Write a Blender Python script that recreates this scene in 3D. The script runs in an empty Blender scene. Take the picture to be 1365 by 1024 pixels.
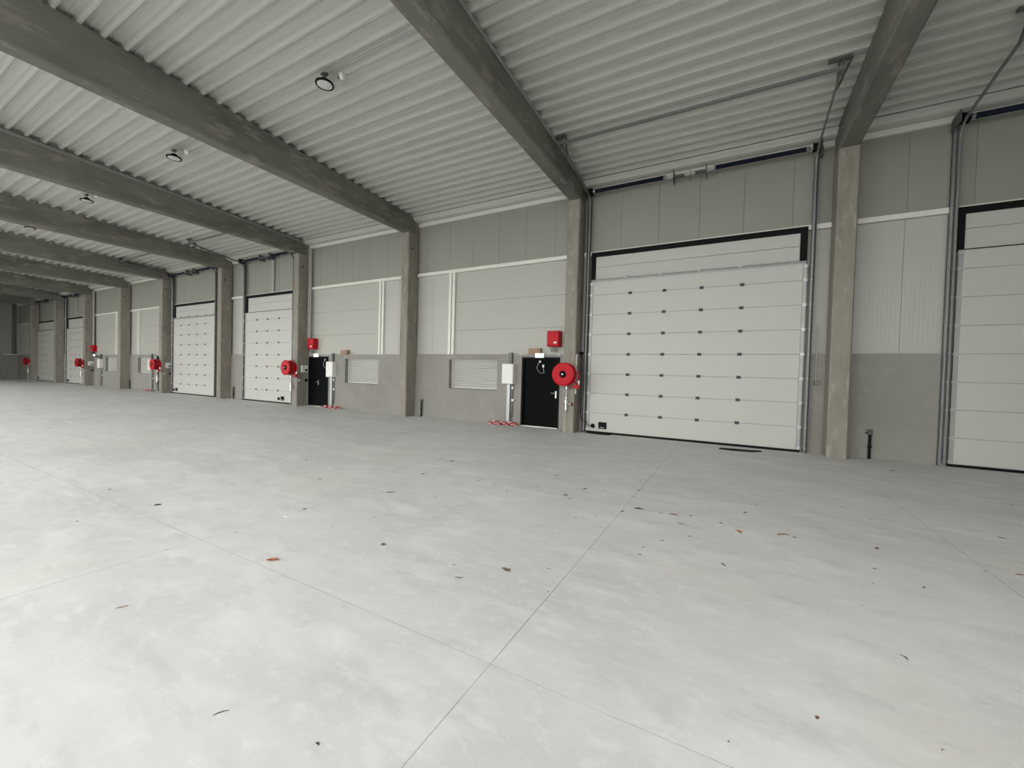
import bpy, bmesh, math, random
from mathutils import Vector, Matrix
random.seed(7)
S = bpy.context.scene
C = S.collection
PI = math.pi

# ------------------------------------------------------------------ camera
cd = bpy.data.cameras.new('camera'); cam = bpy.data.objects.new('camera', cd); C.objects.link(cam)
cd.sensor_fit = 'HORIZONTAL'; cd.sensor_width = 36.0; cd.lens = 36.0 * 538.22 / 1365.0
cd.clip_start = 0.05; cd.clip_end = 500
R_ = Vector((0.87775428, 0.47831491, 0.02760948)); U_ = Vector((-0.03428164, 0.00522246, 0.99939857))
F_ = Vector((-0.47788304, 0.87817286, -0.02098146))
M = Matrix((R_, U_, -F_)).transposed().to_4x4(); M.translation = Vector((0, -10.781, 1.5))
cam.matrix_world = M
S.camera = cam

# ------------------------------------------------------------------ light
# the hall is open along the side behind the camera: overcast daylight comes in there
w = bpy.data.worlds.new('overcast_sky'); S.world = w; w.use_nodes = True
bg = w.node_tree.nodes['Background']; bg.inputs[0].default_value = (1.0, 1.0, 0.975, 1); bg.inputs[1].default_value = 4.05
S.view_settings.view_transform = 'Standard'; S.view_settings.look = 'None'
S.view_settings.exposure = 0.0; S.view_settings.gamma = 1.0; S.view_settings.use_curve_mapping = False

# ------------------------------------------------------------------ materials
def mat(name, col, rough=.6, metal=0.0, noise=None, bump=None, emit=None, spec=None):
    """noise: list of (scale(xyz or float), amount, colour2, low, high) mixed in turn in object space of the world"""
    m = bpy.data.materials.new(name); m.use_nodes = True
    nt = m.node_tree; p = nt.nodes['Principled BSDF']
    p.inputs['Base Color'].default_value = (*col, 1); p.inputs['Roughness'].default_value = rough
    p.inputs['Metallic'].default_value = metal
    if spec is not None: p.inputs['Specular IOR Level'].default_value = spec
    if emit:
        p.inputs['Emission Color'].default_value = (*emit[0], 1); p.inputs['Emission Strength'].default_value = emit[1]
    geo = None
    def coord(scale):
        nonlocal geo
        if geo is None: geo = nt.nodes.new('ShaderNodeNewGeometry')
        mp = nt.nodes.new('ShaderNodeMapping'); nt.links.new(geo.outputs['Position'], mp.inputs[0])
        mp.inputs['Scale'].default_value = scale if isinstance(scale, tuple) else (scale,)*3
        return mp.outputs[0]
    last = None
    for (sc, amt, c2, lo, hi) in (noise or []):
        n = nt.nodes.new('ShaderNodeTexNoise'); n.inputs['Scale'].default_value = 1; n.inputs['Detail'].default_value = 6
        n.inputs['Roughness'].default_value = .62
        nt.links.new(coord(sc), n.inputs['Vector'])
        rmp = nt.nodes.new('ShaderNodeMapRange'); rmp.inputs[1].default_value = lo; rmp.inputs[2].default_value = hi
        rmp.inputs[4].default_value = amt; nt.links.new(n.outputs[0], rmp.inputs[0])
        mx = nt.nodes.new('ShaderNodeMix'); mx.data_type = 'RGBA'
        nt.links.new(rmp.outputs[0], mx.inputs[0])
        if last: nt.links.new(last, mx.inputs[6])
        else: mx.inputs[6].default_value = (*col, 1)
        mx.inputs[7].default_value = (*c2, 1); last = mx.outputs[2]
    if last: nt.links.new(last, p.inputs['Base Color'])
    if bump:
        kind, sc, st, dist = bump
        if kind == 'noise':
            n = nt.nodes.new('ShaderNodeTexNoise'); n.inputs['Scale'].default_value = 1; n.inputs['Detail'].default_value = 4
            nt.links.new(coord(sc), n.inputs['Vector']); h = n.outputs[0]
        else:
            n = nt.nodes.new('ShaderNodeTexWave'); n.wave_type = 'BANDS'; n.bands_direction = kind
            n.inputs['Scale'].default_value = sc; n.inputs['Distortion'].default_value = 0
            nt.links.new(coord(1.0), n.inputs['Vector']); h = n.outputs['Fac']
        b = nt.nodes.new('ShaderNodeBump'); b.inputs['Strength'].default_value = st; b.inputs['Distance'].default_value = dist
        nt.links.new(h, b.inputs['Height']); nt.links.new(b.outputs[0], p.inputs['Normal'])
    return m

m_floor = mat('floor_concrete', (.655, .66, .65), .62, noise=[
    ((.35, .7, 1), .85, (.555, .56, .565), .46, .62), ((1.1, 2.2, 1), .7, (.75, .75, .74), .50, .66), ((.5, .45, 1), .65, (.64, .605, .565), .54, .68),
    ((3, 5.5, 3), .7, (.57, .575, .57), .50, .64), ((6, 11, 3), .5, (.77, .77, .76), .52, .68), ((2, 4.5, 1), .65, (.53, .53, .52), .56, .68), ((22, 40, 9), .35, (.56, .56, .55), .56, .70), ((35, 16, 9), .35, (.79, .79, .78), .58, .72)],
    bump=('noise', 30, .10, .003))
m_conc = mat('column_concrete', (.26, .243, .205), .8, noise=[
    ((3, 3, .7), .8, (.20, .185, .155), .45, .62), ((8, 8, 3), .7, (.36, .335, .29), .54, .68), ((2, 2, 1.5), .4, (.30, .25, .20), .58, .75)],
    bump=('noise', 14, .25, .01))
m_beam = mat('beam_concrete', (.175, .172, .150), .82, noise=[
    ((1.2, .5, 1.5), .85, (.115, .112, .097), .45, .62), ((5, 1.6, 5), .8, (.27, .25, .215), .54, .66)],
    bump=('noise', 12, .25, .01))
m_plinth = mat('plinth_concrete', (.262, .254, .228), .8, noise=[
    ((.8, 1, .6), .7, (.215, .207, .185), .42, .66), ((3.5, 3, 3), .5, (.34, .332, .31), .55, .75)],
    bump=('noise', 20, .12, .005))
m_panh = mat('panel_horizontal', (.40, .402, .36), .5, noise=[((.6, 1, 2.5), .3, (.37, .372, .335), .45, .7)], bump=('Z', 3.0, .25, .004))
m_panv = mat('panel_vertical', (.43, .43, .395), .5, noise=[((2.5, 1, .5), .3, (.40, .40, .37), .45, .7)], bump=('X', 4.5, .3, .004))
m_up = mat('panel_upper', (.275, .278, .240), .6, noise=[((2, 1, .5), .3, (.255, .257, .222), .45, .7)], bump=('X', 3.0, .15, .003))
m_leaf = mat('door_leaf_white', (.47, .472, .435), .45, noise=[((.7, 1, 1.2), .2, (.445, .447, .41), .45, .7)], bump=('noise', (60, 10, 60), .08, .002))
m_white = mat('white_steel', (.68, .68, .62), .45)
m_deck = mat('roof_deck', (.535, .54, .495), .5, noise=[((.3, 3, 1), .35, (.48, .485, .445), .45, .7)])
m_galv = mat('galvanised', (.42, .43, .43), .42, .75, noise=[(14, .5, (.30, .31, .31), .45, .7)])
m_chrome = mat('bright_steel', (.72, .73, .73), .28, .9)
m_cap = mat('edge_cap_zinc', (.33, .335, .325), .45, .3)
m_rail = mat('rail_zinc', (.24, .245, .24), .5, .5)
m_dsteel = mat('dark_steel', (.13, .135, .13), .5, .5)
m_black = mat('black_rubber', (.006, .006, .006), .7, spec=.15)
m_bdoor = mat('black_door_paint', (.003, .004, .004), .7, spec=.07)
m_hinge = mat('hinge_grey', (.07, .072, .075), .6, 0, spec=.3)
m_spring = mat('spring_blue', (.018, .024, .045), .6, 0, spec=.2)
m_red = mat('red_enamel', (.45, .004, .012), .45, spec=.2, noise=[(5, .3, (.40, .008, .015), .45, .7)])
m_dred = mat('dark_red', (.25, .008, .012), .5)
m_boxw = mat('box_white', (.74, .74, .70), .4)
m_card = mat('cardboard', (.33, .22, .14), .85, noise=[(20, .4, (.27, .18, .11), .45, .7)])
m_exit = mat('exit_lit', (.85, .95, .88), .4, emit=((.86, 1, .90), 1.2))
m_green = mat('exit_green', (.25, .65, .40), .4, emit=((.35, .85, .5), .9))
m_lens = mat('lamp_lens', (.62, .63, .61), .35)
m_grey = mat('pvc_grey', (.36, .36, .345), .55)
m_far = mat('far_wall_dark', (.30, .30, .275), .7, noise=[((1, 1, 2), .4, (.25, .25, .23), .45, .7)])
m_lf = {'o': mat('leaf_orange', (.42, .12, .045), .7), 'r': mat('leaf_rust', (.20, .05, .035), .7), 'b': mat('leaf_brown', (.16, .095, .06), .75),
        'd': mat('leaf_dark', (.055, .035, .028), .8), 'p': mat('leaf_pale', (.36, .22, .15), .75)}
m_joint = mat('slab_joint_fill', (.25, .225, .195), .95, noise=[((.9, .9, 1), .9, (.50, .49, .47), .46, .60), ((.35, .35, 1), .6, (.50, .49, .48), .52, .66)])

# ------------------------------------------------------------------ helpers
class MB:
    def __init__(s): s.v = []; s.f = []; s.sm = []
    def add(s, vs, fs, smooth=False):
        o = len(s.v); s.v += [tuple(v) for v in vs]
        for f in fs: s.f.append([i + o for i in f]); s.sm.append(smooth)
        return s
    def box(s, x0, x1, y0, y1, z0, z1):
        vs = [(x, y, z) for z in (z0, z1) for y in (y0, y1) for x in (x0, x1)]
        return s.add(vs, [(0, 2, 3, 1), (4, 5, 7, 6), (0, 1, 5, 4), (2, 6, 7, 3), (0, 4, 6, 2), (1, 3, 7, 5)])
    def cbox(s, x0, x1, y0, y1, z0, z1, c=.004):
        """box with chamfered edges towards -y (the face that is seen)"""
        vs = [(x0, y1, z0), (x1, y1, z0), (x1, y1, z1), (x0, y1, z1),
              (x0, y0 + c, z0), (x1, y0 + c, z0), (x1, y0 + c, z1), (x0, y0 + c, z1),
              (x0 + c, y0, z0 + c), (x1 - c, y0, z0 + c), (x1 - c, y0, z1 - c), (x0 + c, y0, z1 - c)]
        fs = [(0, 3, 2, 1), (0, 1, 5, 4), (1, 2, 6, 5), (2, 3, 7, 6), (3, 0, 4, 7), (4, 5, 9, 8), (5, 6, 10, 9), (6, 7, 11, 10), (7, 4, 8, 11), (8, 9, 10, 11)]
        return s.add(vs, fs)
    def prism(s, poly, axis, a, b, smooth=False):
        """poly: 2-D points; axis 0 -> (y,z), 1 -> (x,z), 2 -> (x,y)"""
        n = len(poly)
        def P(t, q): return (t, q[0], q[1]) if axis == 0 else ((q[0], t, q[1]) if axis == 1 else (q[0], q[1], t))
        vs = [P(a, q) for q in poly] + [P(b, q) for q in poly]
        fs = [(i, (i + 1) % n, n + (i + 1) % n, n + i) for i in range(n)]
        s.add(vs, fs, smooth); s.add(vs, [tuple(range(n))[::-1], tuple(range(n, 2 * n))])
        return s
    def tube(s, pts, r, n=8, caps=True):
        pts = [Vector(p) for p in pts]; rings = []; up = None
        for i, p in enumerate(pts):
            d = (pts[min(i + 1, len(pts) - 1)] - pts[max(i - 1, 0)]).normalized()
            if up is None:
                up = Vector((0, 0, 1)) if abs(d.z) < .9 else Vector((1, 0, 0))
            a = d.cross(up).normalized(); b = a.cross(d).normalized(); up = b
            rings.append([p + (a * math.cos(2 * PI * k / n) + b * math.sin(2 * PI * k / n)) * r for k in range(n)])
        vs = [v for rg in rings for v in rg]
        fs = [(i * n + k, i * n + (k + 1) % n, (i + 1) * n + (k + 1) % n, (i + 1) * n + k) for i in range(len(pts) - 1) for k in range(n)]
        s.add(vs, fs, True)
        if caps: s.add(rings[0] + rings[-1], [tuple(range(n)), tuple(range(2 * n - 1, n - 1, -1))])
        return s
    def lathe(s, prof, c, axis=2, n=24):
        """prof: (radius, height) along +axis from c"""
        vs = []
        for (r, h) in prof:
            for k in range(n):
                a = 2 * PI * k / n; u, v = r * math.cos(a), r * math.sin(a)
                q = (u, v, h) if axis == 2 else ((u, h, v) if axis == 1 else (h, u, v))
                vs.append((c[0] + q[0], c[1] + q[1], c[2] + q[2]))
        fs = [(i * n + k, i * n + (k + 1) % n, (i + 1) * n + (k + 1) % n, (i + 1) * n + k) for i in range(len(prof) - 1) for k in range(n)]
        s.add(vs, fs, True)
        m = len(prof)
        s.add(vs[:n], [tuple(range(n))[::-1]]); s.add(vs[(m - 1) * n:], [tuple(range(n))])
        return s
    def mesh(s, name, m):
        me = bpy.data.meshes.new(name); me.from_pydata(s.v, [], s.f)
        bm = bmesh.new(); bm.from_mesh(me); bmesh.ops.remove_doubles(bm, verts=bm.verts, dist=1e-5)
        bmesh.ops.recalc_face_normals(bm, faces=bm.faces)
        for f in bm.faces: f.smooth = False
        bm.to_mesh(me); bm.free()
        if any(s.sm):
            me.shade_smooth()
            try: me.set_sharp_from_angle(angle=math.radians(38))
            except Exception: pass
        me.materials.append(m); return me
    def build(s, name, m, parent=None):
        return link(name, s.mesh(name, m), parent)

def link(name, me, parent=None, loc=None):
    o = bpy.data.objects.new(name, me); C.objects.link(o)
    if loc: o.location = loc
    if parent: o.parent = parent
    return o
def rebase(o, base):
    """set the origin of a one-mesh thing to its base"""
    o.data.transform(Matrix.Translation(-Vector(base))); o.location = base; return o
def tag(o, label, cat, group=None, kind=None):
    o['label'] = label; o['category'] = cat
    if group: o['group'] = group
    if kind: o['kind'] = kind
    return o
def thing(name, label, cat, loc=(0, 0, 0), group=None, kind=None):
    return tag(link(name, None, None, loc), label, cat, group, kind)
class Sub:
    """builds parts in world coordinates under a thing standing at loc"""
    def __init__(s, root): s.r = root; s.o = -Vector(root.location)
    def part(s, name, mb, m, label=None, parent=None):
        me = mb.mesh(name, m); me.transform(Matrix.Translation(s.o)); o = link(name, me, parent or s.r)
        if label: o['label'] = label
        return o

# ------------------------------------------------------------------ layout of the hall
COLX = [1.74, -4.04, -10.05, -15.98, -21.88, -27.96, -33.5, -39.4, -45.4, -51.38]     # left edge of each column
CW, CP = .34, .477                                                                 # width, projection into the hall
HB = 6.26                                                                          # underside of the beams
XL, XR, YF = -57.2, 13.4, -13.8                                                    # end walls, open side
PZ = 2.146                                                                         # top of concrete plinth
def roof(y): return 6.80 + .042 * abs(y)

# ------------------------------------------------------------------ floor
floor = thing('floor', 'pale grey power-floated concrete slab floor with saw-cut joints and cloudy stains', 'floor', kind='structure')
MB().box(XL, XR, -15, .3, -.25, -.0008).build('joint_filler', m_joint, floor)['label'] = 'dark filler at the bottom of the saw-cut joints'
g = .0024
xs = [XL] + sorted(x for x in [-1.05 + 2.95 * k for k in range(-19, 5)] if XL + .5 < x < XR - .5) + [XR]
ys = [-15, -12, -9, -6, -3, .3]
for i in range(len(xs) - 1):
    for j in range(len(ys) - 1):
        me = MB()
        x0, x1, y0, y1 = xs[i] + g, xs[i + 1] - g, ys[j] + g, ys[j + 1] - g; c = .0002
        vs = [(x0, y0, -.0007), (x1, y0, -.0007), (x1, y1, -.0007), (x0, y1, -.0007), (x0, y0, -c), (x1, y0, -c), (x1, y1, -c), (x0, y1, -c),
              (x0 + c, y0 + c, 0), (x1 - c, y0 + c, 0), (x1 - c, y1 - c, 0), (x0 + c, y1 - c, 0)]
        fs = [(0, 3, 2, 1)] + [(a, (a + 1) % 4, 4 + (a + 1) % 4, 4 + a) for a in range(4)] + [(4 + a, 4 + (a + 1) % 4, 8 + (a + 1) % 4, 8 + a) for a in range(4)] + [(8, 9, 10, 11)]
        me.add(vs, fs).build('slab', m_floor, floor)

yard = tag(MB().box(XL - 30, XR + 30, -70, -15.004, -.25, -.02).build('yard_bounce', mat('yard_bounce', (.26, .26, .25), .8, noise=[(.5, .4, (.21, .21, .20), .45, .7)])),
    'unseen grey paved yard added outside the open side, behind the camera, for daylight bounce', 'paving', kind='structure')  # added ground out of view; its grey sets the bounce onto the deck
# ------------------------------------------------------------------ ceiling: trapezoidal steel deck, ribs parallel to the back wall
ceil = thing('ceiling', 'off-white trapezoidal steel deck roof sheets resting on the concrete beams', 'ceiling', kind='structure')
PITCH = .2965
def deck_profile():
    pts = []; y = .32; k = 0
    while y > YF - .1:
        zb = roof(y) if y < 0 else roof(0)
        for dy, dz in ((0, 0), (.038, 0), (.066, .098), (.150, .098), (.158, .088), (.182, .088), (.190, .098), (.2685, .098)):
            yy = y - dy; pts.append((yy, (roof(yy) if yy < 0 else roof(0)) + dz))
        y -= PITCH
    return pts
prof = deck_profile()
edges = sorted([XL] + [x + CW / 2 for x in COLX] + [7.8, XR])
for a, b in zip(edges[:-1], edges[1:]):
    n = len(prof); me = MB(); t = .004
    vs = [(a + .002, p[0], p[1]) for p in prof] + [(b - .002, p[0], p[1]) for p in prof]
    me.add(vs, [(i, i + 1, n + i + 1, n + i) for i in range(n - 1)])
    vs2 = [(v[0], v[1], v[2] + .12) for v in vs]
    me.add([vs2[0], vs2[n - 1], vs2[2 * n - 1], vs2[n]], [(0, 1, 2, 3)])
    me.build('roof_sheet', m_deck, ceil)
MB().box(XL, XR, YF - .1, .35, 7.72, 7.78).build('insulation_board', m_grey, ceil)
# eaves tube / flashing under the deck edge along the wall
ev = MB()
ev.prism([(-.02, 6.79), (-.30, 6.79), (-.30, 6.74), (-.27, 6.715), (-.24, 6.74), (-.21, 6.68), (-.15, 6.66), (-.02, 6.66)], 0, XL, XR)
o = ev.build('eaves_trim', m_deck, ceil)

# ------------------------------------------------------------------ back wall (the long wall with the doors)
wall = thing('wall_back', 'long wall of white sandwich panels above a grey concrete plinth', 'wall', kind='structure')
MB().box(XL, XR, .30, .36, 0, 7.1).build('outer_skin', m_far, wall)
SD = [  # sectional doors: x0, x1, hinge columns, transom, shaft bar
    (-3.46, 1.34, (-2.40, -1.56, -.715, .13)), (3.66, 7.3, (4.80, 5.60, 6.40)), (-20.22, -16.6, (-19.25, -18.42, -17.57)),
    (-27.3, -22.9, (-26.4, -25.53, -24.7, -23.86)), (-44.2, -40.4, (-43.2, -42.35, -41.5)), (-51.3, -46.9, (-50.4, -49.5, -48.7, -47.85))]
PD = [(-5.55, -4.32), (-15.6, -14.32), (-29.5, -28.27), (-39.24, -37.98)]
WN = [(-8.26, -6.40), (-13.34, -11.52), (-32.0, -30.15), (-37.03, -35.17)]
# plinth: one precast unit per stretch, with openings
def plinth(x0, x1):
    me = MB(); ops = sorted([(a, b, 0, 2.06) for a, b in PD if a > x0 and b < x1] + [(a, b, 1.04, 1.975) for a, b in WN if a > x0 and b < x1])
    x = x0
    for a, b, z0, z1 in ops:
        me.cbox(x, a, 0, .28, 0, PZ, .002)
        if z0 > 0: me.box(a, b, 0, .28, 0, z0)
        me.box(a, b, 0, .28, z1, PZ); x = b
    me.cbox(x, x1, 0, .28, 0, PZ, .002)
    me.build('plinth_unit', m_plinth, wall)
cuts = [XL]
for a, b, h in sorted(SD): cuts += [a + .12, b - .12]
cuts.append(XR)
solid = [(cuts[i], cuts[i + 1]) for i in range(0, len(cuts), 2)]
for a, b in solid:
    mid = [x + .17 for x in COLX if a < x < b]
    seg = [a] + (sorted(mid) if b - a > 5 else []) + [b]
    for p, q in zip(seg[:-1], seg[1:]):
        if q - p > .1: plinth(p + .003, q - .003)
# horizontal panels / vertical panels between plinth and girt
def hpanels(x0, x1):
    for z0, z1 in ((PZ, 2.935), (2.935, 3.865), (3.865, 4.84)):
        MB().cbox(x0 + .004, x1 - .004, .07, .17, z0 + .0015, z1 - .0015, .006).build('wall_panel', m_panh, wall)
def vpanels(x0, x1, n=None):
    n = n or max(1, round((x1 - x0) / .95))
    for k in range(n):
        a = x0 + (x1 - x0) * k / n; b = x0 + (x1 - x0) * (k + 1) / n
        MB().cbox(a + .0015, b - .0015, .07, .17, PZ + .004, 4.836, .005).build('wall_panel', m_panv, wall)
POSTS = [-8.23, -11.45, -32.0, -35.3]
for a, b in solid:
    if b - a < 3: vpanels(a, b); continue
    L, Rr = a, b
    seq = [p for p in sorted(POSTS) if a < p < b]
    if not seq: vpanels(a, b); continue
    if len(seq) == 2:
        hpanels(a, seq[0]); vpanels(seq[0], seq[1], 4); hpanels(seq[1], b)
# upper vertical panels over the whole length
x = -8.37 - .9425 * 52
while x < XR - .4:
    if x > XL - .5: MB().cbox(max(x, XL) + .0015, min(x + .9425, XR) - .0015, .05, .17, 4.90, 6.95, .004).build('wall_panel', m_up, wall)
    x += .9425
# girt, eaves cap, posts (white cold-formed steel)
def chan(me, axis, a, b, c0, c1, d0=-.06, d1=.06):
    if axis == 0: me.prism([(d0, c0), (d1, c0), (d1, c1), (d0, c1), (d0, c1 - .02), (d1 - .03, c1 - .02), (d1 - .03, c0 + .02), (d0, c0 + .02)][::1], 0, a, b)
    else: me.box(c0, c1, d0, d1, a, b)
    return me
cols = sorted(COLX)
bounds = [XL] + [v for x in cols for v in (x + .0, x + CW)] + [XR]
for i in range(0, len(bounds), 2):
    a, b = bounds[i], bounds[i + 1]
    MB().box(a, b, -.015, .06, 4.83, 4.935).build('girt', m_white, wall)
    MB().box(a, b, -.01, .05, 6.54, 6.66).build('eaves_rail', m_white, wall)
for p in POSTS:
    MB().box(p - .10, p - .0, -.02, .07, PZ, 4.83).box(p + .0, p + .035, .03, .07, PZ, 4.83).box(p + .035, p + .13, -.0, .07, PZ, 4.83).build('post', m_white, wall)
for p in (-18.15, -42.3):
    MB().box(p - .07, p + .07, -.04, .05, 4.93, 6.55).build('post', m_grey, wall)['label'] = 'grey steel post above a sectional door'

# far end wall, right end wall
wl = thing('wall_left', 'dark grey end wall at the far left end of the hall', 'wall', kind='structure')
y = .3; k = 0
while y > YF:
    y1 = max(y - 1.2, YF)
    MB().box(XL - .2, XL, y1 + .004, y - .004, 0, PZ).build('plinth_unit', m_plinth, wl)
    MB().box(XL - .2, XL - .04, y1 + .004, y - .004, PZ + .004, 7.6).build('wall_panel', m_far, wl)
    y = y1
MB().box(XL - .04, XL + .10, -.34, -.16, 2.2, 6.7).build('post', m_dsteel, wl)
wr = thing('wall_right', 'white panel end wall at the right end of the hall, outside the frame', 'wall', kind='structure')
y = .3
while y > YF:
    y1 = max(y - 1.2, YF)
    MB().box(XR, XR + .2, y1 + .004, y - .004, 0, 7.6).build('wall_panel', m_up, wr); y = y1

wf = thing('wall_front_shade', 'unseen panel wall added behind the camera to cut daylight at both ends of the open side', 'wall', kind='structure')  # added out of view: blocks daylight so the right and far ends darken
for x0, x1 in ((6.0, XR), (XL, -46.5)):
    x = x0
    while x < x1 - .1:
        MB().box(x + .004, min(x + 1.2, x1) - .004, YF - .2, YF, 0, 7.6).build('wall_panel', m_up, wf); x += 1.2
# ------------------------------------------------------------------ windows (recessed, closed by pale ribbed shutters)
for n, (a, b) in enumerate(WN):
    lab = ['nearest recessed plinth window with pale ribbed shutter, left of the nearest black door',
           'recessed plinth window with pale shutter in the second bay left of the big door',
           'farthest but one plinth window with pale shutter, beside a concrete column',
           'farthest recessed plinth window with pale shutter, right of the farthest black door'][n]
    r = thing('window_%d' % (n + 1), lab, 'window', ((a + b) / 2, .14, 1.04), kind='structure'); s = Sub(r)
    fr = MB(); t = .03
    for q in ((a, a + t, 1.04, 1.975), (b - t, b, 1.04, 1.975), (a + t, b - t, 1.04, 1.04 + t), (a + t, b - t, 1.975 - t, 1.975)):
        fr.box(q[0], q[1], .15, .24, q[2], q[3])
    s.part('frame', fr, m_boxw)
    sh = MB(); nz = 14; h = (1.975 - 1.04 - 2 * t) / nz
    for k in range(nz):
        z = 1.04 + t + k * h
        sh.prism([(.23, z), (.20, z + .004), (.19, z + h * .5), (.20, z + h - .004), (.23, z + h)], 0, a + t, b - t)
    s.part('shutter', sh, m_leaf)
    s.part('sill', MB().box(a, b, .0, .15, 1.025, 1.045), m_grey)

# ------------------------------------------------------------------ personnel doors
DL = ['nearest black steel door beside the concrete column, left of the big white door',
      'second nearest black steel door, right of the column with the second hose reel',
      'black steel door mostly hidden behind a column in the far part of the wall',
      'farthest black steel door, beside a distant concrete column']
for n, (a, b) in enumerate(PD):
    r = thing('door_%d' % (7 + n), DL[n], 'door', ((a + b) / 2, .1, 0), kind='structure'); s = Sub(r)
    hinge_left = (n in (0, 2))
    fr = MB().box(a, a + .06, .0, .16, 0, 2.06).box(b - .06, b, .0, .16, 0, 2.06).box(a + .06, b - .06, .0, .16, 2.0, 2.06)
    s.part('door_frame', fr, m_black)
    lf = s.part('door_leaf', MB().cbox(a + .06, b - .06, .08, .14, .03, 2.0, .006), m_bdoor)
    s.part('threshold', MB().box(a + .03, b - .03, -.03, .16, 0, .028), m_chrome)
    hx = b - .14 if hinge_left else a + .55
    s.part('handle', MB().box(hx - .015, hx + .02, .068, .08, .88, 1.08).tube([(hx, .08, 1.02), (hx, .03, 1.02), (hx - .13, .03, 1.02)], .011), m_chrome, parent=lf)
    cx = a + .55 if hinge_left else b - .32
    pts = [(cx + .02 - .09 * math.sin(t * PI * 1.15), .05, 1.93 - .34 * t - .03 * math.sin(t * 3)) for t in [k / 10 for k in range(11)]]
    pts += [(cx + .16, .05, 1.60), (cx + .13, .05, 1.80)]
    s.part('closer_cable', MB().tube(pts, .009, 6).box(cx - .01, cx + .05, .05, .08, 1.9, 1.96).box(cx + .11, cx + .16, .04, .08, 1.76, 1.84), m_galv, parent=lf)

# ------------------------------------------------------------------ sectional doors
SL = ['big white sectional dock door with four columns of grey hinges, nearest in full view',
      'white sectional dock door cut off by the right edge of the picture',
      'white sectional door with three columns of hinges, left of the second hose reel',
      'white sectional door behind the fifth column from the right, four hinge columns',
      'far white sectional door left of the farthest black door',
      'farthest white sectional door near the end wall']
hinge_me = None
def hinge_mesh():
    m = MB().cbox(-.045, .045, -.012, 0, -.035, .035, .003); m.tube([(-.04, -.014, 0), (.04, -.014, 0)], .011, 6)
    return m.mesh('hinge', m_hinge)
def roller_mesh():
    m = MB().box(-.035, .045, -.02, 0, -.03, .03).tube([(.02, -.03, 0), (.14, -.03, 0)], .009, 6).lathe([(.02, 0), (.03, .005), (.03, .03), (.02, .035)], (.09, -.03, 0), 0, 10)
    return m.mesh('roller_bracket', m_galv)
hinge_me = hinge_mesh(); roller_me = roller_mesh()
def arc(cy, cz, r, a0, a1, n=6): return [(cy + r * math.cos(a0 + (a1 - a0) * k / n), cz + r * math.sin(a0 + (a1 - a0) * k / n)) for k in range(n + 1)]
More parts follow.
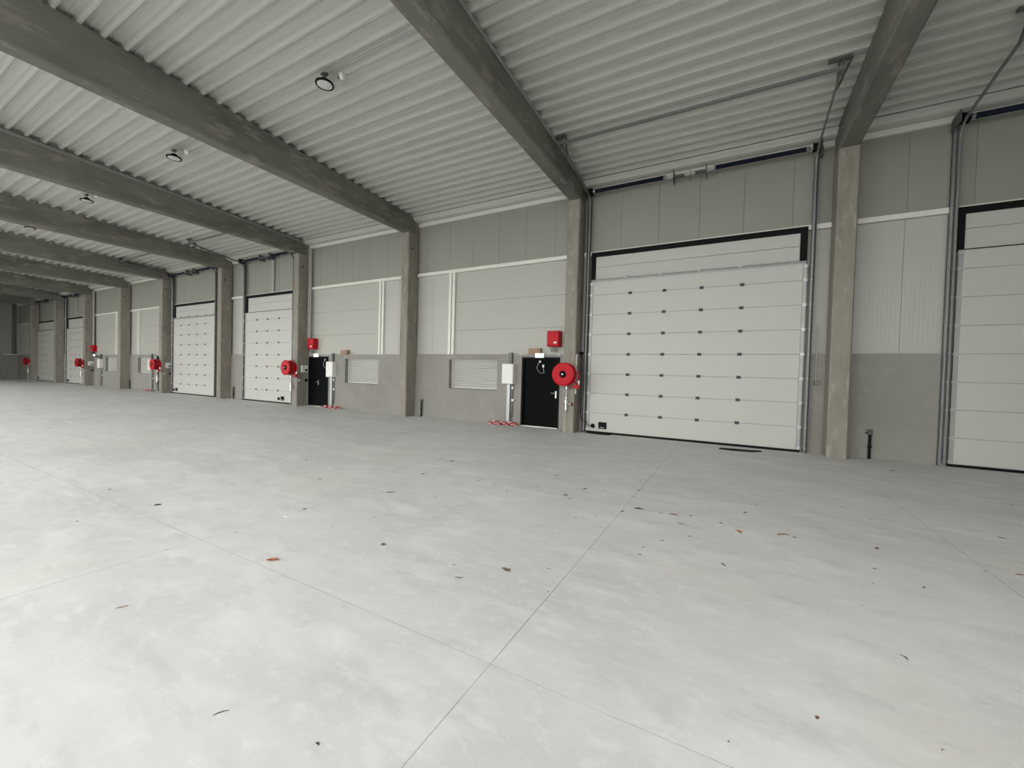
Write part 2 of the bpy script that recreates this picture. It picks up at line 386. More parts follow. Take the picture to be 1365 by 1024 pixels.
def sectional(n, x0, x1, hx, bar):
    base = Vector(((x0 + x1) / 2, -.05, 0))
    r = thing('door_%d' % (n + 1), SL[n], 'door', base, kind='structure'); s = Sub(r)
    zs = [.05, .55, 1.08, 1.605, 2.135, 2.67, 3.205, 3.735, 4.09]
    for z0, z1 in zip(zs[:-1], zs[1:]):
        s.part('door_panel', MB().cbox(x0 + .065, x1 - .065, -.075, -.035, z0 + .0015, z1 - .0015, .006), m_leaf)
    s.part('backing', MB().box(x0, x1, -.034, -.03, .03, 4.09), m_leaf)
    s.part('bottom_seal', MB().box(x0 + .0, x1 - .0, -.085, -.02, 0, .052), m_black, 'black rubber bottom seal')
    for xa, xb in ((x0, x0 + .064), (x1 - .064, x1)):
        s.part('edge_cap', MB().box(xa, xb, -.082, -.035, .05, 4.09), m_cap, 'galvanised edge cap')
    for z in zs[1:-1]:
        for xx in hx: link('hinge', hinge_me, r, Vector((xx, -.075, z)) - base)
    for z in [.10] + zs[1:-1] + [4.03]:
        for xx, sg in ((x0 + .03, -1), (x1 - .03, 1)):
            o = link('roller_bracket', roller_me, r, Vector((xx, -.082, z)) - base)
            if sg < 0: o.rotation_euler = (0, PI, 0)
    if bar:
        s.part('top_rail', MB().tube([(x0 + .03, -.12, 4.125), (x1 - .03, -.12, 4.125)], .024, 8).box(x0 + .02, x1 - .02, -.10, -.05, 4.085, 4.15), m_galv, 'bright steel rail along the top of the leaf')
        for k in range(4):
            xx = x0 + .95 + k * .86
            s.part('bracket', MB().box(xx - .025, xx + .025, -.15, -.09, 4.12, 4.19), m_galv)
    # transom: two white panels in a black surround
    for z0, z1 in ((4.09, 4.50), (4.50, 4.80)):
        s.part('transom_panel', MB().cbox(x0 + .10, x1 - .13, .0, .04, z0 + .003, z1 - .003, .004), m_leaf)
    s.part('transom_seal', MB().box(x0 - .02, x0 + .09, -.03, .03, 4.09, 4.83).box(x1 - .13, x1 + .0, -.03, .03, 4.09, 4.83).box(x0 - .02, x1, -.035, .03, 4.78, 4.905)
           .box(x0, x1, -.02, .0, 4.07, 4.12), m_black, 'black rubber surround above the leaf')
    # guide rails: vertical, then bending to follow the roof
    YE, ZE = -2.3, 6.72
    for xx, sg in ((x0 - .09, -1), (x1 + .09, 1)):
        s.part('guide_post', MB().box(xx - .035 if sg > 0 else xx - .045, xx + .045 if sg > 0 else xx + .035, -.03, .0, 0, 6.35)
               .box(*( (xx + .035, xx + .045) if sg > 0 else (xx - .045, xx - .035)), -.12, .0, 0, 6.35), m_dsteel if n != 1 else m_galv)
        yz = [(-.115, .05), (-.115, 6.12)] + [(-.115 - .32 + .32 * math.cos(t), 6.12 + .32 * math.sin(t)) for t in [PI / 2 * k / 6 * .95 for k in range(1, 7)]] + [(YE, ZE)]
        rail = MB(); w_ = .022; L = []
        for (yy, zz) in yz: L.append((yy, zz))
        # C-section swept as a thin rectangular strip
        for q in range(len(L) - 1):
            (ya, za), (yb, zb) = L[q], L[q + 1]
            d = Vector((yb - ya, zb - za)).normalized(); nn = Vector((d.y, -d.x)) * w_
            for xa, xb in ((xx - .005 * sg - .004, xx - .005 * sg + .004), ):
                rail.add([(xa, ya - nn.x, za - nn.y), (xa, ya + nn.x, za + nn.y), (xb, ya + nn.x, za + nn.y), (xb, ya - nn.x, za - nn.y),
                          (xa, yb - nn.x, zb - nn.y), (xa, yb + nn.x, zb + nn.y), (xb, yb + nn.x, zb + nn.y), (xb, yb - nn.x, zb - nn.y)],
                         [(0, 1, 2, 3), (4, 7, 6, 5), (0, 4, 5, 1), (1, 5, 6, 2), (2, 6, 7, 3), (3, 7, 4, 0)])
            for e in (-1, 1):
                o1 = Vector((ya, za)) + nn * e; o2 = Vector((yb, zb)) + nn * e
                xa, xb = sorted((xx, xx - sg * .03))
                t = nn.normalized() * .003
                rail.add([(xa, o1.x - t.x, o1.y - t.y), (xa, o1.x + t.x, o1.y + t.y), (xb, o1.x + t.x, o1.y + t.y), (xb, o1.x - t.x, o1.y - t.y),
                          (xa, o2.x - t.x, o2.y - t.y), (xa, o2.x + t.x, o2.y + t.y), (xb, o2.x + t.x, o2.y + t.y), (xb, o2.x - t.x, o2.y - t.y)],
                         [(0, 1, 2, 3), (4, 7, 6, 5), (0, 4, 5, 1), (1, 5, 6, 2), (2, 6, 7, 3), (3, 7, 4, 0)])
        s.part('guide_rail', rail, m_rail)
        # hanger: triangle of angle iron up to the deck
        h = MB(); zt = roof(YE) + .0
        h.box(xx - .20, xx + .12, YE - .03, YE + .03, zt - .045, zt - .002)
        h.tube([(xx + .12 * 1, YE, zt - .03), (xx, YE + .42, ZE - .09)], .018, 6); h.tube([(xx - .05, YE, zt - .03), (xx, YE + .42, ZE - .09)], .018, 6)
        h.box(xx - .02, xx + .02, YE - .02, YE + .02, ZE - .12, zt - .04)
        s.part('hanger', h, m_dsteel)
        s.part('cable_drum', MB().lathe([(.03, -.05), (.105, -.05), (.105, -.04), (.085, -.035), (.085, .035), (.105, .04), (.105, .05), (.03, .05)], (xx - sg * .04, -.22, 6.48), 0, 20), m_black)
        s.part('bearing_plate', MB().box(xx + sg * .05 - .006, xx + sg * .05 + .006, -.34, -.0, 6.38, 6.60).box(xx + sg * .05 - .02, xx + sg * .05 + .06, -.10, .0, 6.34, 6.56), m_dsteel)
        s.part('lift_cable', MB().tube([(xx - sg * .04, -.125, 6.42), (xx - sg * .04, -.125, .12)], .003, 4), m_chrome)
    s.part('cross_tie', MB().box(x0 - .12, x1 + .12, YE - .025, YE + .025, ZE - .02, ZE + .03), m_rail)
    # shaft with two torsion springs
    s.part('shaft', MB().tube([(x0 - .12, -.22, 6.48), (x1 + .12, -.22, 6.48)], .014, 8), m_galv)
    W = x1 - x0
    for xa, xb in ((x0 + .08, x0 + .385 * W), (x1 - .385 * W, x1 - .08)):
        me = MB(); k = int((xb - xa) / .012); pr = []
        for i in range(k): pr += [(.046, i * .012), (.054, i * .012 + .006)]
        me.lathe(pr, (xa, -.22, 6.48), 0, 10); s.part('torsion_spring', me, m_spring, 'dark blue coiled torsion spring')
        for xe in (xa, xb): s.part('spring_cone', MB().lathe([(.05, -.04), (.055, -.03), (.04, .03), (.025, .045)], (xe, -.22, 6.48), 0, 10), m_galv)
    mid = (x0 + x1) / 2
    for dx in (-.36, 0, .36):
        if dx: s.part('center_bracket', MB().box(mid + dx - .006, mid + dx + .006, -.30, .0, 6.34, 6.60).box(mid + dx, mid + dx + (.24 if dx < 0 else -.24), -.27, -.17, 6.42, 6.47), m_dsteel)
        else: s.part('center_bracket', MB().box(-.005 + mid, .005 + mid, -.25, 0, 6.36, 6.56), m_galv)
    # bumper plate and pull knob at the foot
    kx = x0 + .44 if n not in (1, 2) else x1 - .62
    lp = s.part('latch_plate', MB().cbox(kx - .11, kx + .11, -.10, -.075, .13, .31, .01), m_black, 'black recessed latch plate')
    s.part('latch_slot', MB().box(kx - .06, kx + .06, -.103, -.10, .155, .175), m_grey, parent=lp)
    s.part('pull_knob', MB().lathe([(.03, 0), (.05, -.01), (.05, -.05), (.03, -.06)], (kx - .26, -.075, .205), 1, 12).box(kx - .31, kx - .21, -.10, -.075, .14, .20), m_black)
for n, (a, b, h) in enumerate(SD): sectional(n, a, b, h, n in (0, 3, 5))

# ------------------------------------------------------------------ columns and beams
ORD = ['nearest', 'second', 'third', 'fourth', 'fifth', 'sixth', 'seventh', 'eighth', 'ninth', 'tenth']
CLAB = ['concrete column between the two nearest white dock doors, at the right',
        'concrete column carrying the nearest red hose reel, left edge of the big white door',
        'bare concrete column between the two nearest plinth windows',
        'concrete column with the second hose reel and a small white switch box on its side',
        'concrete column between the two mid-distance white sectional doors',
        'concrete column with the third red hose reel',
        'concrete column with no hose reel, between the two farthest plinth windows',
        'concrete column with the fourth red hose reel, beside the farthest black door',
        'concrete column between the two farthest white sectional doors',
        'farthest concrete column, nearest the dark end wall']
BLAB = ['concrete roof beam rising steeply to the right part of the top edge',
        'concrete roof beam running from above the nearest hose reel to the top edge middle',
        'long concrete roof beam running to the upper left corner',
        'concrete roof beam above the second hose reel, fourth from the right',
        'fifth concrete roof beam from the right', 'sixth concrete roof beam from the right', 'seventh concrete roof beam from the right',
        'eighth concrete roof beam from the right', 'ninth concrete roof beam from the right', 'farthest concrete roof beam before the end wall']
for k, x in enumerate(COLX):
    r = thing('column', CLAB[k], 'column', (x + CW / 2, -CP / 2, 0), 'precast concrete columns along the wall'); s = Sub(r); c = .025
    me = MB(); poly = [(x + c, -CP), (x + CW - c, -CP), (x + CW, -CP + c), (x + CW, -.002), (x, -.002), (x, -CP + c)]
    me.prism(poly, 2, 0, HB - .012)
    me.box(x, x + CW, -.13, -.002, HB - .012, 6.76)
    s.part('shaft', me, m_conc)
    s.part('bearing_pad', MB().box(x + .03, x + CW - .03, -CP + .03, -.14, HB - .012, HB), m_dred if k < 2 else m_black, 'thin dark bearing pad under the beam')
    s.part('lifting_socket', MB().lathe([(.035, 0), (.03, .004)], (x + CW, -.30, 5.72), 0, 10), m_black)
for k, x in enumerate(COLX):
    y0, y1 = YF - .05, -.135
    me = MB(); c = .03; prs = []
    N = 12; secs = []
    for i in range(N + 1):
        yy = y1 + (y0 - y1) * i / N; zt = roof(yy) - .003
        secs.append([(x, yy, HB + c), (x + c, yy, HB), (x + CW - c, yy, HB), (x + CW, yy, HB + c), (x + CW, yy, zt), (x, yy, zt)])
    vs = [v for q in secs for v in q]
    fs = [(i * 6 + j, i * 6 + (j + 1) % 6, (i + 1) * 6 + (j + 1) % 6, (i + 1) * 6 + j) for i in range(N) for j in range(6)] + [tuple(range(6)), tuple(range(N * 6 + 5, N * 6 - 1, -1))]
    me.add(vs, fs)
    r = thing('roof_beam', BLAB[k], 'beam', (x + CW / 2, y1, HB), 'concrete roof beams'); s = Sub(r)
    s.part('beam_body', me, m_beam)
    if k in (1, 3):
        s.part('conduit', MB().tube([(x + CW + .02, -.2, roof(.2) - .06), (x + CW + .02, YF + .1, roof(YF) - .06)], .012, 6)
               .tube([(x + CW + .02, -.2, roof(.2) - .10), (x + CW + .02, YF + .1, roof(YF) - .10)], .010, 6), m_grey, 'thin grey conduits along the top of the beam')

# ------------------------------------------------------------------ hose reels
def reel(k, lab):
    x = COLX[k]; cx = x + (.12 if k == 1 else .06); cz = 1.57; yb = -CP - .022
    r = thing('hose_reel', lab, 'hose reel', (x + CW / 2, yb, 0), 'red hose reels on the columns'); s = Sub(r)
    yf = yb - .30
    s.part('front_disc', MB().lathe([(.09, .02), (.10, -.005), (.22, -.005), (.285, -.012), (.305, 0), (.31, .02), (.295, .03), (.09, .03)], (cx, yf, cz), 1, 40), m_red)
    s.part('rear_disc', MB().lathe([(.08, 0), (.295, 0), (.31, .012), (.305, .03), (.08, .02)], (cx, yf + .19, cz), 1, 40), m_red)
    hb = s.part('hub', MB().lathe([(.02, -.035), (.06, -.03), (.085, -.012), (.09, .0), (.09, .05), (.05, .06)], (cx, yf, cz), 1, 24), m_black, 'black hub cap')
    s.part('hub_bolt', MB().lathe([(.012, -.045), (.022, -.04), (.022, -.03)], (cx, yf, cz), 1, 10), m_chrome, parent=hb)
    hose = MB()
    for ry in range(6):
        for rr in (.20, .235, .265):
            pts = [(cx + rr * math.cos(a), yf + .045 + ry * .026, cz + rr * math.sin(a)) for a in [2 * PI * q / 24 for q in range(25)]]
            if rr > .25 or ry in (0, 5): hose.tube(pts, .013, 5, False)
    s.part('hose', hose, m_dred)
    s.part('drum', MB().lathe([(.185, 0), (.185, .16)], (cx, yf + .03, cz), 1, 24), m_red)
    s.part('wall_arm', MB().box(x + .02, x + CW - .02, yb - .015, yb + .02, cz - .16, cz + .16).tube([(cx, yb, cz), (cx, yf + .1, cz)], .03, 10)
           .tube([(x + CW - .03, yb - .01, cz - .12), (x + CW + .10, yb - .10, cz - .26)], .018, 6), m_red)
    gx = x + CW + .10
    s.part('hose_guide', MB().tube([(gx - .18, yb - .12, cz - .33), (gx + .02, yb - .12, cz - .31), (gx + .05, yb - .11, cz - .22), (gx + .05, yb - .08, cz + .02), (gx, yb - .08, cz + .12)], .014, 6)
           .box(gx - .05, gx + .08, yb - .16, yb - .08, cz - .37, cz - .27), m_red)
    s.part('nozzle', MB().lathe([(.018, 0), (.022, .05), (.03, .07), (.03, .13), (.02, .15)], (gx + .06, yb - .10, cz - .30), 2, 12), m_chrome, 'bright hose nozzle')
    px = cx + .03; py = yb - .07
    s.part('supply_pipe', MB().tube([(px, py, cz), (px, py, .62)], .016, 8).tube([(px - .02, py + .02, .60), (px - .02, py + .02, .0)], .012, 8), m_galv)
    s.part('elbow_fitting', MB().tube([(px - .16, py, cz - .37), (px + .10, py, cz - .37)], .018, 8).lathe([(.03, -.03), (.035, 0), (.03, .03)], (px, py, cz - .37), 2, 10), m_chrome)
    vl = s.part('valve', MB().lathe([(.02, -.2), (.035, -.18), (.035, -.12), (.024, -.1), (.024, -.02), (.042, 0), (.042, .10), (.025, .12), (.025, .2)], (px, py, .78), 2, 12)
           .tube([(px, py, .80), (px + .14, py - .02, .78)], .018, 8).lathe([(.03, 0), (.045, .01), (.045, .03), (.03, .04)], (px + .12, py - .02, .78), 0, 12), m_chrome, 'bright shut-off valve')
    if k == 1:
        s.part('valve_wheel', MB().lathe([(.02, 0), (.05, .005), (.05, .02), (.02, .025)], (px + .16, py - .02, .78), 0, 12), m_dred, parent=vl)
reel(1, 'nearest red fire hose reel, on the column left of the big white dock door')
reel(3, 'second nearest red fire hose reel, left of the second black door')
reel(5, 'third red fire hose reel, on a mid-distance column')
reel(7, 'fourth red fire hose reel, left of the farthest black door')
reel(9, 'farthest red fire hose reel near the dark end wall')

# ------------------------------------------------------------------ office-bay equipment
NN = ['nearest', 'second nearest', 'third', 'farthest']
def exit_sign(n, x, z=2.105, y=-.07):
    r = thing('exit_sign', 'lit white emergency exit sign above the %s black door' % NN[n], 'exit sign', (x, 0, z), 'emergency exit signs'); s = Sub(r)
    s.part('housing', MB().box(x - .14, x + .14, y - .01, -.05, z - .065, z + .065), m_boxw)
    df = s.part('diffuser', MB().cbox(x - .135, x + .135, y - .025, y - .01, z - .06, z + .06, .006), m_exit, 'glowing white face')
    # running figure and door pictogram
    p = MB(); yy0, yy1 = y - .028, y - .025
    p.box(x - .005, x + .03, yy0, yy1, z - .045, z + .035).box(x - .05, x - .035, yy0, yy1, z + .028, z + .045)
    p.prism([(x - .06, z + .02), (x - .035, z + .02), (x - .03, z - .01), (x - .02, z - .045), (x - .03, z - .045), (x - .045, z - .015), (x - .07, z - .045), (x - .08, z - .04), (x - .055, z - .01)], 1, yy0, yy1)
    s.part('pictogram', p, m_green, 'pale green running figure mark', parent=df)
exit_sign(0, -4.94); exit_sign(1, -15.0); exit_sign(3, -38.75)
def alarm(n, x, lab, y=-.01):
    r = thing('alarm_cabinet', lab, 'alarm cabinet', (x, 0, 2.35), 'red wall cabinets above the black doors'); s = Sub(r)
    z0, z1 = 2.36, 2.80
    s.part('case', MB().cbox(x - .19, x + .19, -.16, -.0 + .068, z0, z1, .02), m_red)
    ld = s.part('lid', MB().cbox(x - .175, x + .175, -.175, -.16, z0 + .02, z1 - .02, .01), m_red)
    s.part('label_plate', MB().box(x + .03, x + .12, -.178, -.175, z0 + .08, z0 + .13), m_boxw, 'white label', parent=ld)
    s.part('badge', MB().box(x + .09, x + .14, -.178, -.175, z1 - .09, z1 - .06), m_dred, parent=ld)
    g = MB()
    for dx in (-.09, -.02, .05, .11): g.tube([(x + dx, -.10, z0), (x + dx, -.10, z0 - .07), (x + dx * .8, -.03, z0 - .15)], .012, 6)
    s.part('cable_gland', g, m_dsteel)
alarm(0, -4.50, 'red wall cabinet above the nearest black door, beside the column')
alarm(1, -15.28, 'red wall cabinet above the second black door')
alarm(3, -38.95, 'small distant red cabinet above the farthest black door')
def ebox(n, x, xt, lab, dr=-1):
    r = thing('electrical_box', lab, 'electrical box', (x, 0, 0), 'white electrical boxes beside the black doors'); s = Sub(r)
    s.part('case', MB().cbox(x - .195, x + .195, -.17, -.001, 1.24, 1.85, .01), m_boxw)
    s.part('lid', MB().cbox(x - .185, x + .185, -.185, -.17, 1.25, 1.84, .004), m_boxw)
    s.part('trunking', MB().cbox(x - .06, x + .05, -.08, -.001, 0.10, 1.24, .004), m_galv, 'bright galvanised trunking below the box')
    s.part('upper_trunking', MB().cbox(x - .03, x + .08, -.08, -.001, 1.85, 2.19, .004), m_dsteel, 'grey trunking above the box')
    xa, xb = sorted((x + (.09 if xt > x else -.04), xt))
    t = thing('wall_conduit', 'thin grey conduit running over the %s black door%s' % (NN[n], ' to the column' if n < 2 else ''), 'conduit', ((xa + xb) / 2, -.02, 2.125), 'conduits over the black doors')
    Sub(t).part('conduit_pipe', MB().tube([(xa, -.022, 2.125), (xb, -.022, 2.125)], .019, 8), m_grey)
    for q in range(3): Sub(t).part('clip', MB().box(xa + (xb - xa) * (q + .5) / 3 - .015, xa + (xb - xa) * (q + .5) / 3 + .015, -.045, -.001, 2.10, 2.15), m_galv)
    s.part('cable', MB().tube([(x + .12, -.02, 1.24), (x + .12, -.02, .28), (x + .04, -.05, .12), (x - .02, -.12, .04)], .014, 6)
           .tube([(x + .08, -.03, .4), (x + .06, -.05, .14), (x + .1, -.14, .03)], .012, 6), m_dsteel)
    s.part('junction_box', MB().cbox(x + .08, x + .16, -.06, -.001, 1.08, 1.17, .006), m_galv)
    s.part('junction_box', MB().cbox(x + .09, x + .17, -.06, -.001, .72, .79, .006), m_boxw)
ebox(0, -5.94, -4.05, 'white electrical box between the nearest window and the nearest black door')
ebox(1, -14.05, -15.6, 'white electrical box right of the second black door')
ebox(2, -30.0, -28.0, 'white electrical box beside the third plinth window')
ebox(3, -37.65, -39.2, 'distant white electrical box right of the farthest black door')
# cartons on the plinth ledge
for x, l in ((-5.12, 'small brown carton on the ledge above the nearest black door'), (-13.36, 'small brown carton on the ledge above the second window')):
    t = thing('carton', l, 'box', (x, .0, PZ), 'cartons on the plinth ledge'); s = Sub(t)
    s.part('carton_body', MB().cbox(x - .19, x + .19, -.06, .065, PZ, PZ + .17, .004), m_card)
    s.part('tape', MB().box(x + .10, x + .15, -.062, .0, PZ - .0 + .001, PZ + .172), mat('tape', (.24, .15, .09), .5))
# red and white plastic chain heaps at the foot of the wall
def chain(x0, x1, lab):
    r = thing('barrier_chain', lab, 'chain', ((x0 + x1) / 2, -.18, 0), 'barrier chains by the wall'); s = Sub(r)
    n = int((x1 - x0) / .095)
    for k in range(n):
        for row in range(3):
            cx = x0 + .06 + k * .095 + (.045 if row == 1 else 0); cy = -.22 - .09 * (row % 2) + random.uniform(-.01, .01); cz = .014 + .030 * row + .010 * (k % 2)
            th = random.uniform(-.5, .5) + (0 if k % 2 else .5); tl = .25 * (row > 0)
            pts = []
            for q in range(9):
                a = 2 * PI * q / 8; u, v = .058 * math.cos(a), .026 * math.sin(a)
                pts.append((cx + u * math.cos(th) - v * math.sin(th), cy + u * math.sin(th) + v * math.cos(th), cz + u * tl * .8 + (.012 if row else 0)))
            s.part('link', MB().tube(pts, .0115, 5, False), m_boxw if (k + row) % 3 == 0 else m_red)
chain(-6.52, -5.56, 'red and white plastic chain heaped below the nearest white electrical box')
chain(-14.35, -13.35, 'red and white plastic chain lying below the second white electrical box')
chain(-30.4, -29.6, 'distant red plastic chain on the floor below the third plinth window')
# switch boxes and sockets on the column sides
for k, l in ((3, 'second hose reel'), (5, 'third hose reel'), (7, 'fourth hose reel')):
    xs_ = COLX[k] + CW
    t = thing('switch_box', 'small white switch box on the side of the column with the %s' % l, 'switch box', (xs_, -.17, 1.4), 'switch boxes on the columns'); s = Sub(t)
    cs = s.part('case', MB().box(xs_, xs_ + .07, -.30, -.03, 1.39, 1.68), m_boxw)
    s.part('switch', MB().box(xs_ + .07, xs_ + .09, -.17, -.08, 1.45, 1.53), m_black, parent=cs)
    t = tag(rebase(MB().cbox(xs_, xs_ + .06, -.42, -.32, 1.02, 1.12, .01).build('wall_socket', m_grey), (xs_, -.37, 1.02)), 'small grey socket on the side of the column with the %s' % l, 'socket', 'sockets on the columns')
    t = tag(rebase(MB().cbox(xs_, xs_ + .06, -.14, -.04, 1.02, 1.12, .01).build('push_button', m_black), (xs_, -.09, 1.02)), 'small black push button on the side of the column with the %s' % l, 'button', 'push buttons on the columns')
for k, x, l in ((3, -15.49, 'beside the second red wall cabinet'), (7, -38.93, 'beside the farthest red cabinet')):
    t = thing('service_pipe', 'pair of grey vertical service pipes on the wall ' + l, 'pipe', (x, -.05, 2.8), 'vertical service pipes'); s = Sub(t)
    s.part('pipe', MB().tube([(x - .06, -.06, 2.81), (x - .06, -.06, 6.53)], .035, 8), m_grey)
    s.part('pipe', MB().tube([(x + .05, -.06, 2.81), (x + .05, -.06, 6.53)], .035, 8), m_grey)
# grey conduit strip and control cord next to the nearest hose reel
t = tag(rebase(MB().cbox(-3.70, -3.655, -.46, -.42, 1.05, 2.12, .004).build('cable_duct', m_grey), (-3.68, -.44, 1.05)), 'thin grey cable duct on the column side behind the nearest hose reel', 'cable duct')
t = thing('control_cord', 'black door control cord hanging between the hose reel column and the big door', 'cord', (-3.66, -.06, .3)); s = Sub(t)
s.part('cord', MB().tube([(-3.66, -.30, 2.16), (-3.66, -.10, 2.17), (-3.655, -.05, 2.0), (-3.655, -.05, .45), (-3.63, -.06, .34), (-3.60, -.06, .31), (-3.52, -.18, .33), (-3.44, -.20, .30), (-3.38, -.19, .21), (-3.30, -.15, .19)], .011, 6), m_black)
s.part('conduit', MB().tube([(-3.68, -.03, .5), (-3.68, -.03, 2.15)], .016, 6), m_dsteel)
s.part('clip', MB().box(-3.70, -3.62, -.14, -.0, 2.14, 2.20), m_black)
# pipe stubs at the wall foot
for x, l in ((2.51, 'black pipe stub with tap standing at the wall right of the nearest column'),
             (-9.37, 'black pipe stub with tap at the wall right of the bare column'),
             (-21.18, 'distant black pipe stub with tap between column and sectional door'),
             (-33.0, 'farthest black pipe stub at the wall foot')):
    t = thing('pipe_stub', l, 'pipe', (x, -.06, 0), 'pipe stubs at the wall foot'); s = Sub(t)
    s.part('pipe', MB().tube([(x, -.06, 0), (x, -.06, .50)], .024, 10).lathe([(.024, 0), (.034, .01), (.034, .05), (.024, .06)], (x, -.06, .22), 2, 10), m_black)
    s.part('tap', MB().lathe([(.026, 0), (.036, .01), (.036, .05), (.02, .06), (.016, .10)], (x, -.06, .50), 2, 10).tube([(x - .06, -.06, .585), (x + .05, -.06, .60)], .010, 6)
           .tube([(x, -.06, .53), (x - .08, -.10, .53)], .014, 6), m_dsteel)
# conduit elbow on right door track
t = thing('limit_switch', 'small grey limit switch with conduit right of the big white dock door', 'switch', (1.56, -.02, 1.5)); s = Sub(t)
s.part('conduit', MB().tube([(1.58, -.03, 1.55), (1.58, -.03, 2.75)], .012, 6), m_grey)
s.part('switch_body', MB().cbox(1.555, 1.62, -.07, -.001, 1.47, 1.56, .006), m_dsteel)
# rubber strip and cable on the floor in front of the big door
rb = MB()
P = [(-.20, -.74), (.0, -.78), (.2, -.76), (.42, -.72), (.62, -.60), (.60, -.55), (.40, -.60), (.2, -.63), (.0, -.66), (-.18, -.70)]
rb.prism([(a, b * 1.0 + (.05 if b > -.71 else -.02)) for a, b in P], 2, .0, .02)
tag(rebase(rb.build('rubber_strip', m_black), (.2, -.68, 0)), 'black rubber strip lying on the floor before the big white dock door', 'rubber strip')
cb = MB().tube([(-3.50, -.12, .014), (-3.38, -.20, .014), (-3.2, -.27, .014), (-3.0, -.30, .014), (-2.82, -.27, .014), (-2.75, -.19, .014), (-2.85, -.13, .014), (-3.05, -.14, .014), (-3.2, -.18, .014)], .013, 6)
tag(rebase(cb.build('cable_loop', m_black), (-3.1, -.2, 0)), 'black cable loop on the floor at the left foot of the big dock door', 'cable')
tag(rebase(MB().prism([(-3.12, -.24), (-2.95, -.26), (-2.86, -.22), (-2.93, -.19), (-3.1, -.2)], 2, .0, .01).build('paper_scrap', m_boxw), (-3, -.22, 0)), 'white paper scrap inside the cable loop at the big door', 'paper')

# ------------------------------------------------------------------ high-bay lamps and sensors
LX = [-6.87, -12.76, -18.75, -24.75, -30.7, -36.65, -42.6, -48.5]
LLAB = ['nearest round black high-bay lamp hanging from the roof deck', 'second round high-bay lamp hanging beyond the long beam', 'third round high-bay lamp from the right',
        'fourth round high-bay lamp, small near the left edge'] + ['distant high-bay lamp hidden beyond the left edge'] * 4
for i, x in enumerate(LX):
    if i > 4: break
    y = -5.8; z = 6.83; zt = roof(y)
    r = thing('high_bay_lamp', LLAB[i], 'lamp', (x, y, zt), 'high-bay lamps'); s = Sub(r)
    hs = s.part('housing', MB().lathe([(.135, 0), (.16, -.004), (.165, .01), (.16, .03), (.12, .045), (.07, .055), (.065, .10), (.04, .11)], (x, y, z), 2, 28), m_black)
    s.part('lens', MB().lathe([(.132, -.001), (.11, -.008), (.02, -.012)], (x, y, z + .001), 2, 28), m_lens, 'pale round lens', parent=hs)
    s.part('suspension', MB().tube([(x, y, z + .10), (x - .02, y, zt - .02)], .008, 6).tube([(x + .05, y, z + .05), (x + .06, y, zt - .03)], .005, 6), m_dsteel)
    s.part('ceiling_plate', MB().box(x - .07, x + .05, y - .04, y + .04, zt - .03, zt + .005), m_dsteel)
    xe = x + 2.86
    s.part('conduit', MB().tube([(x, y - .03, zt - .015), (xe, y - .03, zt - .015)], .009, 6).tube([(x, y + .03, zt - .015), (xe, y + .03, zt - .015)], .007, 6), m_galv)
    sx = x + .28
    t = thing('motion_sensor', ['white dome sensor beside the nearest high-bay lamp', 'white dome sensor beside the second high-bay lamp', 'white dome sensor beside the third high-bay lamp', 'white dome sensor beside the fourth high-bay lamp', 'white dome sensor beside the fifth lamp'][i], 'sensor', (sx, y + .16, zt - .1), 'dome sensors by the lamps'); s = Sub(t)
    zz = roof(y + .16)
    s.part('dome', MB().lathe([(.005, -.10), (.035, -.09), (.055, -.06), (.06, -.03), (.06, 0)], (sx, y + .16, zz), 2, 20), m_boxw)
    s.part('bracket', MB().box(sx - .12, sx + .02, y + .15, y + .17, zz - .03, zz - .005), m_dsteel)
LX[4:] = []

# ------------------------------------------------------------------ dead leaves
BIG = [(-5.382,-8.796,0.062,1.00,'d',0.50,0.00), (-3.103,-8.914,0.082,0.88,'o',0.5,0.12), (-3.266,-9.752,0.057,1.15,'p',0.16,0.00), (-2.608,-8.246,0.041,0.95,'b',0.80,0.00), (-3.697,-7.090,0.108,0.90,'p',0.20,0.00), (-0.895,-6.007,0.100,0.32,'d',0.35,0.10), (-0.521,-5.993,0.101,0.21,'r',0.25,0.10), (-1.481,-8.085,0.085,-0.22,'b',0.40,0.10), (-1.209,-7.877,0.055,-0.04,'p',0.16,-0.25), (-1.722,-8.357,0.062,0.38,'b',0.16,-0.20), (0.108,-6.181,0.080,-0.70,'o',0.50,0.25), (-0.012,-7.061,0.053,-0.89,'d',0.30,0.00), (0.886,-7.791,0.045,-1.01,'d',0.17,0.22), (2.096,-5.961,0.056,0.10,'r',0.30,0.10), (2.435,-4.864,0.067,-0.42,'d',0.22,0.05), (-1.899,-9.857,0.053,1.07,'d',0.08,0.10), (-0.420,-6.257,0.073,-0.05,'b',0.20,0.15), (0.489,-6.015,0.125,0.72,'p',0.20,0.10)]
BL = ['crumpled dark leaf left of the long floor joint, far left', 'curled orange-brown leaf beside the long floor joint', 'pale tan thin leaf in the lower left of the floor',
      'small round brown leaf in the open middle of the floor', 'pale thin leaf lying far behind the round brown one', 'crumpled rust leaf at the left end of the leaf cluster before the big door',
      'flat rust-red leaf lying at the right of the leaf cluster before the big door', 'forked brown leaf left of the pale curved leaf, centre floor', 'pale curved leaf on the centre floor near the cross joint',
      'thin brown bent leaf left of the forked leaf', 'curled orange leaf standing up, in front of the right half of the big door', 'slim dark leaf in the right middle of the floor',
      'curved blackish feather-like leaf alone at lower right', 'rust leaf at the right edge of the picture', 'long flat dark leaf below the right dock door', 'thin dark twig-like leaf at the bottom left',
      'slender brown leaf just in front of the rust-red ones', 'pale crumpled leaf before the column at right']
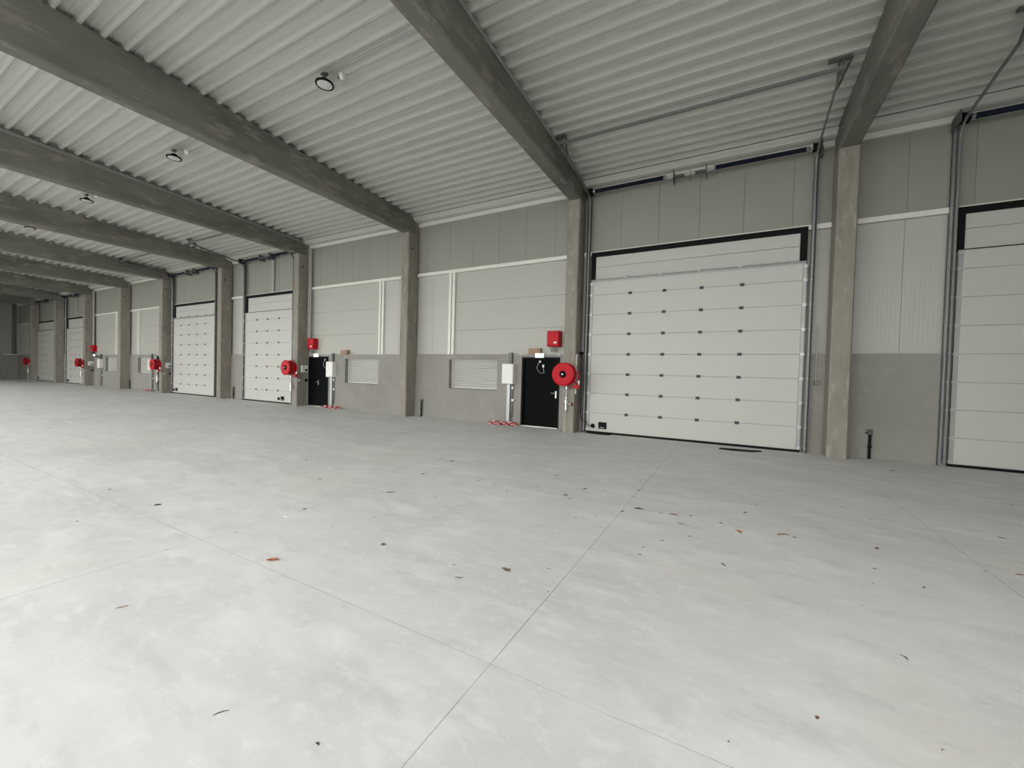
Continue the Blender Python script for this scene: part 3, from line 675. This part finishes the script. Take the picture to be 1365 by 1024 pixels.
SMALL = [(-5.41,-9.40,0.036),(-3.92,-8.76,0.034),(-3.99,-8.04,0.048),(-3.96,-7.96,0.033),(-4.93,-7.17,0.052),(-5.60,-7.49,0.031),(-6.65,-8.04,0.031),(-3.31,-8.21,0.029),(-6.14,-6.55,0.062),(-5.77,-6.76,0.047),(-6.97,-5.91,0.043),(-7.15,-3.26,0.093),(-1.41,-9.74,0.024),(-1.75,-8.90,0.014),(-6.50,-8.85,0.045),(-9.58,-7.21,0.043),(-3.98,-6.15,0.056),(-4.00,-9.24,0.025),(-4.17,-5.19,0.064),(-3.09,-6.96,0.045),(-3.09,-6.00,0.042),(-2.83,-6.01,0.062),(-2.51,-6.23,0.039),(-2.42,-6.00,0.040),(-2.25,-5.84,0.030),(-2.29,-5.08,0.080),(-1.80,-5.97,0.067),(-1.70,-6.08,0.056),(-1.68,-5.54,0.071),(-1.45,-5.47,0.040),(-1.03,-6.20,0.051),(-1.24,-6.50,0.033),(-1.41,-6.69,0.032),(-1.40,-7.18,0.022),(-1.04,-5.19,0.051),(-1.03,-5.06,0.041),(-1.04,-5.55,0.038),(-0.65,-6.01,0.051),(-0.52,-6.82,0.028),(-0.64,-7.07,0.040),(-0.64,-7.24,0.038),(-1.87,-8.22,0.035),(-1.07,-8.20,0.021),(-4.53,-3.41,0.048),(-3.47,-4.97,0.038),(-0.31,-6.56,0.051),(0.19,-5.45,0.060),(0.32,-5.01,0.046),(0.59,-6.03,0.044),(1.42,-4.90,0.034),(1.23,-5.92,0.055),(1.37,-5.96,0.020),(0.99,-6.80,0.023),(1.31,-6.66,0.039),(0.39,-8.54,0.027),(0.82,-8.47,0.019),(1.08,-6.47,0.037),(0.83,-7.23,0.020),(-0.05,-5.99,0.047),(0.56,-5.82,0.031),(0.04,-8.88,0.013),(1.88,-6.01,0.037),(2.55,-1.31,0.079),(3.26,-3.06,0.059),(-0.35,-5.92,0.042),(1.22,-4.52,0.046),(-3.18,-7.81,0.023),(-5.14,-8.01,0.027)]
def leaf_mesh(L, slim, arch, curl, seed):
    """thin crinkled blade lying along x; arch bends it sideways, curl lifts its tips a little"""
    rnd = random.Random(seed); n = 9; vs = []; fs = []
    for i in range(n + 1):
        t = i / n; wd = L * slim * math.sin(PI * (t * .96 + .02)) ** .8 * rnd.uniform(.8, 1.15)
        z = .002 + L * curl * (2 * abs(t - .5)) ** 2 * (.6 if t < .5 else 1) + rnd.uniform(0, .06) * L * slim
        side = L * arch * (1 - (2 * t - 1) ** 2)
        for e in (-1, 0, 1):
            vs.append((L * (t - .5), side + e * wd / 2, z + (abs(e) * wd * .22)))
    for i in range(n):
        for j in range(2): k = i * 3 + j; fs.append((k, k + 3, k + 4, k + 1))
    b = [(v[0], v[1], v[2] - .0014) for v in vs]; N = len(vs)
    return MB().add(vs + b, fs + [(p + N, d + N, c + N, q + N) for p, q, c, d in fs], True)
for i, (x, y, L, ang, c, slim, arch) in enumerate(BIG):
    curl = {'o': .22, 'r': .06, 'b': .07, 'd': .04, 'p': .03}[c]
    mb = leaf_mesh(L, slim, arch, curl, i)
    if i == 7:    # forked leaf: a second lobe
        m2 = leaf_mesh(L * .6, .35, .1, .1, 99); mb.add([(v[0] * .3 - v[1] + L * .2, v[0] * .95 + L * .12, v[2] + .002) for v in m2.v], m2.f, True)
    o = mb.build('dead_leaf', m_lf[c])
    MB().tube([(L * .46, 0, .003), (L * .60, -L * .04, .002)], .0012, 4).build('stem', m_lf['d'], o)
    o.location = (x, y, 0.0); o.rotation_euler = (0, 0, ang); tag(o, BL[i], 'leaf', 'dead leaves on the floor')
protos = [leaf_mesh(1, s_, a_, .05, 20 + i).mesh('leaf_fragment', m_lf[k]) for i, (s_, a_, k) in enumerate(((.4, .1, 'd'), (.3, -.15, 'b'), (.5, .1, 'b'), (.25, .2, 'd')))]
for i, (x, y, L) in enumerate(SMALL):
    o = link('leaf_fragment', protos[i % 4], None, (x, y, 0.0)); o.scale = (L, L, L)
    o.rotation_euler = (0, 0, .5 + random.uniform(-.6, .6)); tag(o, 'tiny dry brown leaf fragment scattered on the concrete floor', 'leaf', 'leaf fragments on the floor')
tag(link('paint_chip', MB().prism([(0, 0), (.03, .005), (.035, .02), (.01, .022)], 2, 0.0, .004).mesh('paint_chip', m_boxw), None, (-3.96, -8.29, 0)), 'tiny white flake on the floor joint left of centre', 'flake')
